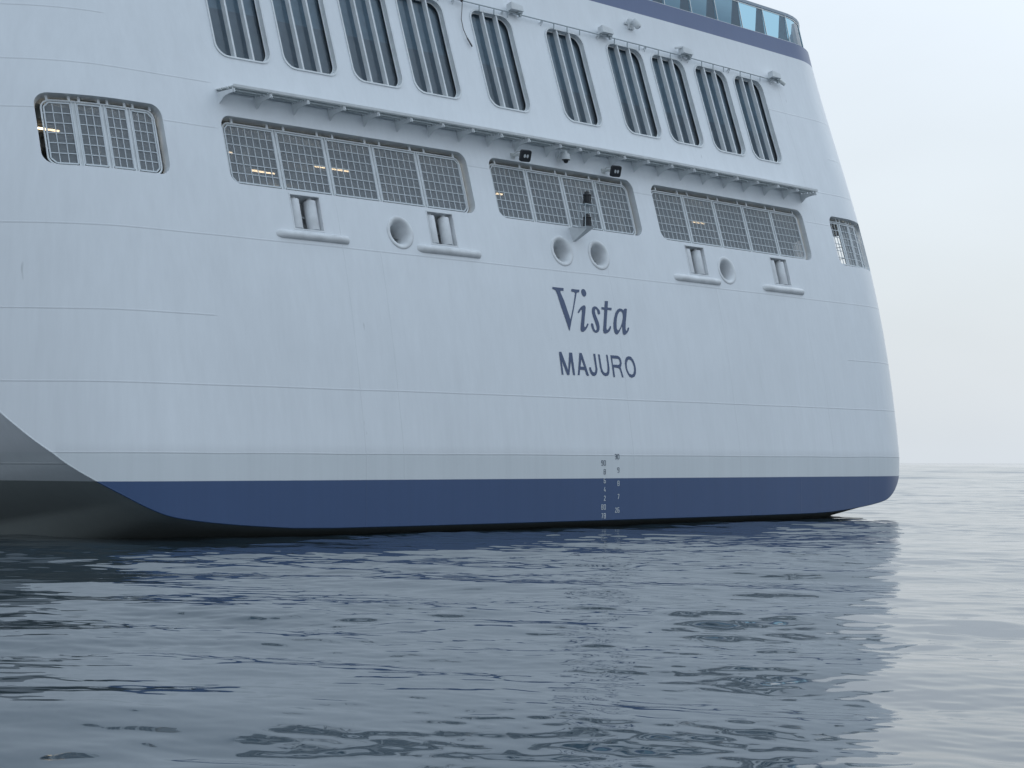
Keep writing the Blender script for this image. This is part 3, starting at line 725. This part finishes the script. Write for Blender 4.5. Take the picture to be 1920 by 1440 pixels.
LEFT = [('90', 1.45), ('8', 1.25), ('6', 1.05), ('4', .85), ('2', .65), ('80', .45), ('78', .25)]
RIGHT = [('30', 1.594), ('9', 1.289), ('8', .984), ('7', .68), ('26', .375)]
marks([(s, -.135, z) for s, z in LEFT[:2]]+[(s, .335, z) for s, z in RIGHT[:2]], M_MARKD)
marks([(s, -.135, z) for s, z in LEFT[2:]]+[(s, .335, z) for s, z in RIGHT[2:]], M_MARKL)

# ------------------------------------------------------------------ bulwark rail and glass balustrade
def Tp(q, z, d=0.0): return P(q, z, d)
GZ0, GZ1 = ZTOP+.02, 14.45
qs = np.linspace(-15.0, 15.0, 80)
m = MB()
for q0, q1 in zip(qs[:-1], qs[1:]):
    m.hexa([P(q0, ZTOP-.03, -.25), P(q1, ZTOP-.03, -.25), P(q1, ZTOP-.03, .0), P(q0, ZTOP-.03, .0),
            P(q0, ZTOP+.03, -.25), P(q1, ZTOP+.03, -.25), P(q1, ZTOP+.02, -.02), P(q0, ZTOP+.02, -.02)])
m.build('bulwark_cap', M_FIN, ship)
bal = empty('balustrade', ship)
for nm, z_, d_, w_, h_ in (('handrail', GZ1, -.14, .10, .08), ('intermediate_rail', GZ1-.075, -.12, .025, .025), ('base_rail', GZ0+.03, -.10, .03, .045)):
    m = MB(); sec = []
    for q in qs:
        o = P(q, z_, d_); n_ = nrm(q, z_); n_.z = 0; n_.normalize()
        sec.append([o-n_*w_/2-Vector((0,0,h_/2)), o+n_*w_/2-Vector((0,0,h_/2)), o+n_*w_/2+Vector((0,0,h_/2)), o-n_*w_/2+Vector((0,0,h_/2))])
    m.v = [tuple(p) for s_ in sec for p in s_]
    for i in range(len(sec)-1):
        for k in range(4): m.f.append((i*4+k, i*4+(k+1) % 4, i*4+4+(k+1) % 4, i*4+4+k))
    m.build(nm, M_FIN if nm == 'handrail' else M_STEEL, bal)
posts = [k*1.18 for k in range(-12, 13)]
for u in posts:
    m = MB(); m.bar(P(u, GZ0, -.10), P(u, GZ1, -.12), .022, .03, (0,1,0)); m.build('post', M_STEEL, bal)
    m = MB(); a0, a1 = P(u, GZ0, -.16), P(u, GZ1, -.15); b0, b1 = P(u, GZ0, -.52), P(u, GZ1, -.28); s = Vector((.02, 0, 0))
    m.hexa([a0-s, a0+s, b0+s, b0-s, a1-s, a1+s, b1+s, b1-s]); m.build('stanchion', M_FIN, bal)
for u0, u1 in zip(posts[:-1], posts[1:]):
    m = MB(); k = 4
    for i in range(k):
        x0 = u0+(u1-u0)*i/k; x1 = u0+(u1-u0)*(i+1)/k
        m.add([P(x0, GZ0+.03, -.11), P(x1, GZ0+.03, -.11), P(x1, GZ1-.03, -.125), P(x0, GZ1-.03, -.125)], [(0,1,2,3)])
    m.build('balustrade_pane', M_TGLASS, bal)
# open deck behind the balustrade and the deck house further forward
m = MB(); room(m, 16.4, 13.25, 13.32, 72, .12); m.build('open_deck', M_GREYDECK, ship)
m = MB()
tiers = [(13.35, 16.2, 4.2, 10.2), (16.2, 19.0, 6.0, 13.5), (19.0, 21.8, 9.0, 13.2), (21.8, 24.6, 12.0, 13.0)]
for z0, z1, y, hw in tiers:
    m.box((0, y+33, (z0+z1)/2), (hw,0,0), (0,33,0), (0,0,(z1-z0)/2-.06)); m.box((0, y+32.5, z1-.04), (hw+.5,0,0), (0,33.5,0), (0,0,.1))
dh = m.build('superstructure', M_SUPER, ship)
for z0, z1, y, hw in tiers[1:]:
    for k in range(-5, 6):
        m = MB(); x = k*hw/5.8; m.box((x, y-.03, (z0+z1)/2-.1), (hw/5.8*.4,0,0), (0,.03,0), (0,0,.85)); m.build('deckhouse_window', M_BLACK, dh)

# ------------------------------------------------------------------ the sea: one displaced sheet out to the horizon
rng = np.random.default_rng(11)
rs = [2.0]; 
while rs[-1] < 12000:
    r = rs[-1]
    dr = .045 if r < 46 else min(.045*(r/46)**1.7, r*.08)
    if r < 7: dr = .12
    rs.append(r+dr)
rs = np.array(rs)
dense = np.arange(-.52, .52, .0021)
coarse = np.arange(.52, 2*math.pi-.52, .03)[1:]
th = np.concatenate([dense, coarse]); nth = len(th); nr = len(rs)
R, T = np.meshgrid(rs, th, indexing='ij')
X = CAM.x+R*np.sin(YAW+T); Y = CAM.y+R*np.cos(YAW+T)
Z = np.zeros_like(X)
DR = np.gradient(rs)[:, None]; spac = np.maximum(DR, R*np.where(np.abs(T) < .53, .0021, .03))
def lump(x, y, l, seed):
    g = np.random.default_rng(seed); o = np.zeros_like(x)
    for i in range(7):
        a = g.uniform(0, 2*math.pi); k = 2*math.pi/(l*g.uniform(.7, 1.5)); o += np.sin(k*(x*math.cos(a)+y*math.sin(a))+g.uniform(0, 6.28))
    return np.clip(.5+o/5.2, 0, 1)
patch = .35+.9*lump(X, Y, 11, 3)
patch2 = .45+.9*lump(X, Y, 6, 5)
WD = YAW+math.pi+.25                            # mean direction the ripples travel
DTH = np.where(np.abs(T) < .53, .0021, .03)
def add_waves(n, l0, l1, slope0, spread, near):
    global Z
    for i in range(n):
        lam = math.exp(rng.uniform(math.log(l0), math.log(l1)))
        d = WD+rng.normal(0, spread); k = 2*math.pi/lam
        amp = slope0*rng.rayleigh(.8)/k; ph = rng.uniform(0, 2*math.pi)
        rel = d-(YAW+T)
        spac = np.maximum(DR*np.abs(np.cos(rel)), R*DTH*np.abs(np.sin(rel)))
        fade = np.clip((lam/np.maximum(spac, 1e-4)-2.2)/2.2, 0, 1)
        if near == 1: fade = fade*patch2
        elif near == 2: fade = fade*patch
        elif near == 3: fade = fade*np.clip((R-70)/250, 0, 1)   # open water beyond the lee of the ship
        sel = fade > 0
        if not sel.any(): continue
        w = np.zeros_like(Z); w[sel] = amp*fade[sel]*np.sin(k*(X[sel]*math.sin(d)+Y[sel]*math.cos(d))+ph); Z += w
add_waves(90, .13, .45, .0047, .65, 1)
add_waves(70, .4, 1.4, .0070, .6, 2)
add_waves(30, 1.4, 4.5, .0086, .5, 0)
add_waves(10, 4.5, 12, .0030, .45, 0)
add_waves(30, 4.5, 60, .011, .5, 3)
idx = np.arange(nr*nth).reshape(nr, nth)
a = idx[:-1, :]; b = idx[1:, :]; a2 = np.roll(a, -1, 1); b2 = np.roll(b, -1, 1)
quads = np.stack([a, b, b2, a2], -1).reshape(-1, 4)
co = np.stack([X, Y, Z], -1).reshape(-1, 3)
me = bpy.data.meshes.new('sea')
me.vertices.add(len(co)); me.vertices.foreach_set('co', co.ravel())
# the inner disc under the viewer
inner = idx[0, :][::-1]
nl = quads.size+len(inner)
me.loops.add(nl); me.loops.foreach_set('vertex_index', np.concatenate([quads[:, ::-1].ravel(), inner]))
me.polygons.add(len(quads)+1); me.polygons.foreach_set('loop_start', np.concatenate([np.arange(len(quads))*4, [quads.size]]))
me.polygons.foreach_set('use_smooth', np.ones(len(quads)+1, bool))
me.update(calc_edges=True); me.validate()
ms = bpy.data.materials.new('sea_water'); ms.use_nodes = True; t = ms.node_tree; b = t.nodes['Principled BSDF']
b.inputs['Base Color'].default_value = (.018, .034, .048, 1); b.inputs['Roughness'].default_value = .03; b.inputs['IOR'].default_value = 1.5
me.materials.append(ms)
sea = bpy.data.objects.new('sea', me); scene.collection.objects.link(sea)
sea['kind'] = 'structure'; sea['label'] = 'calm rippled grey blue sea reflecting the white stern'
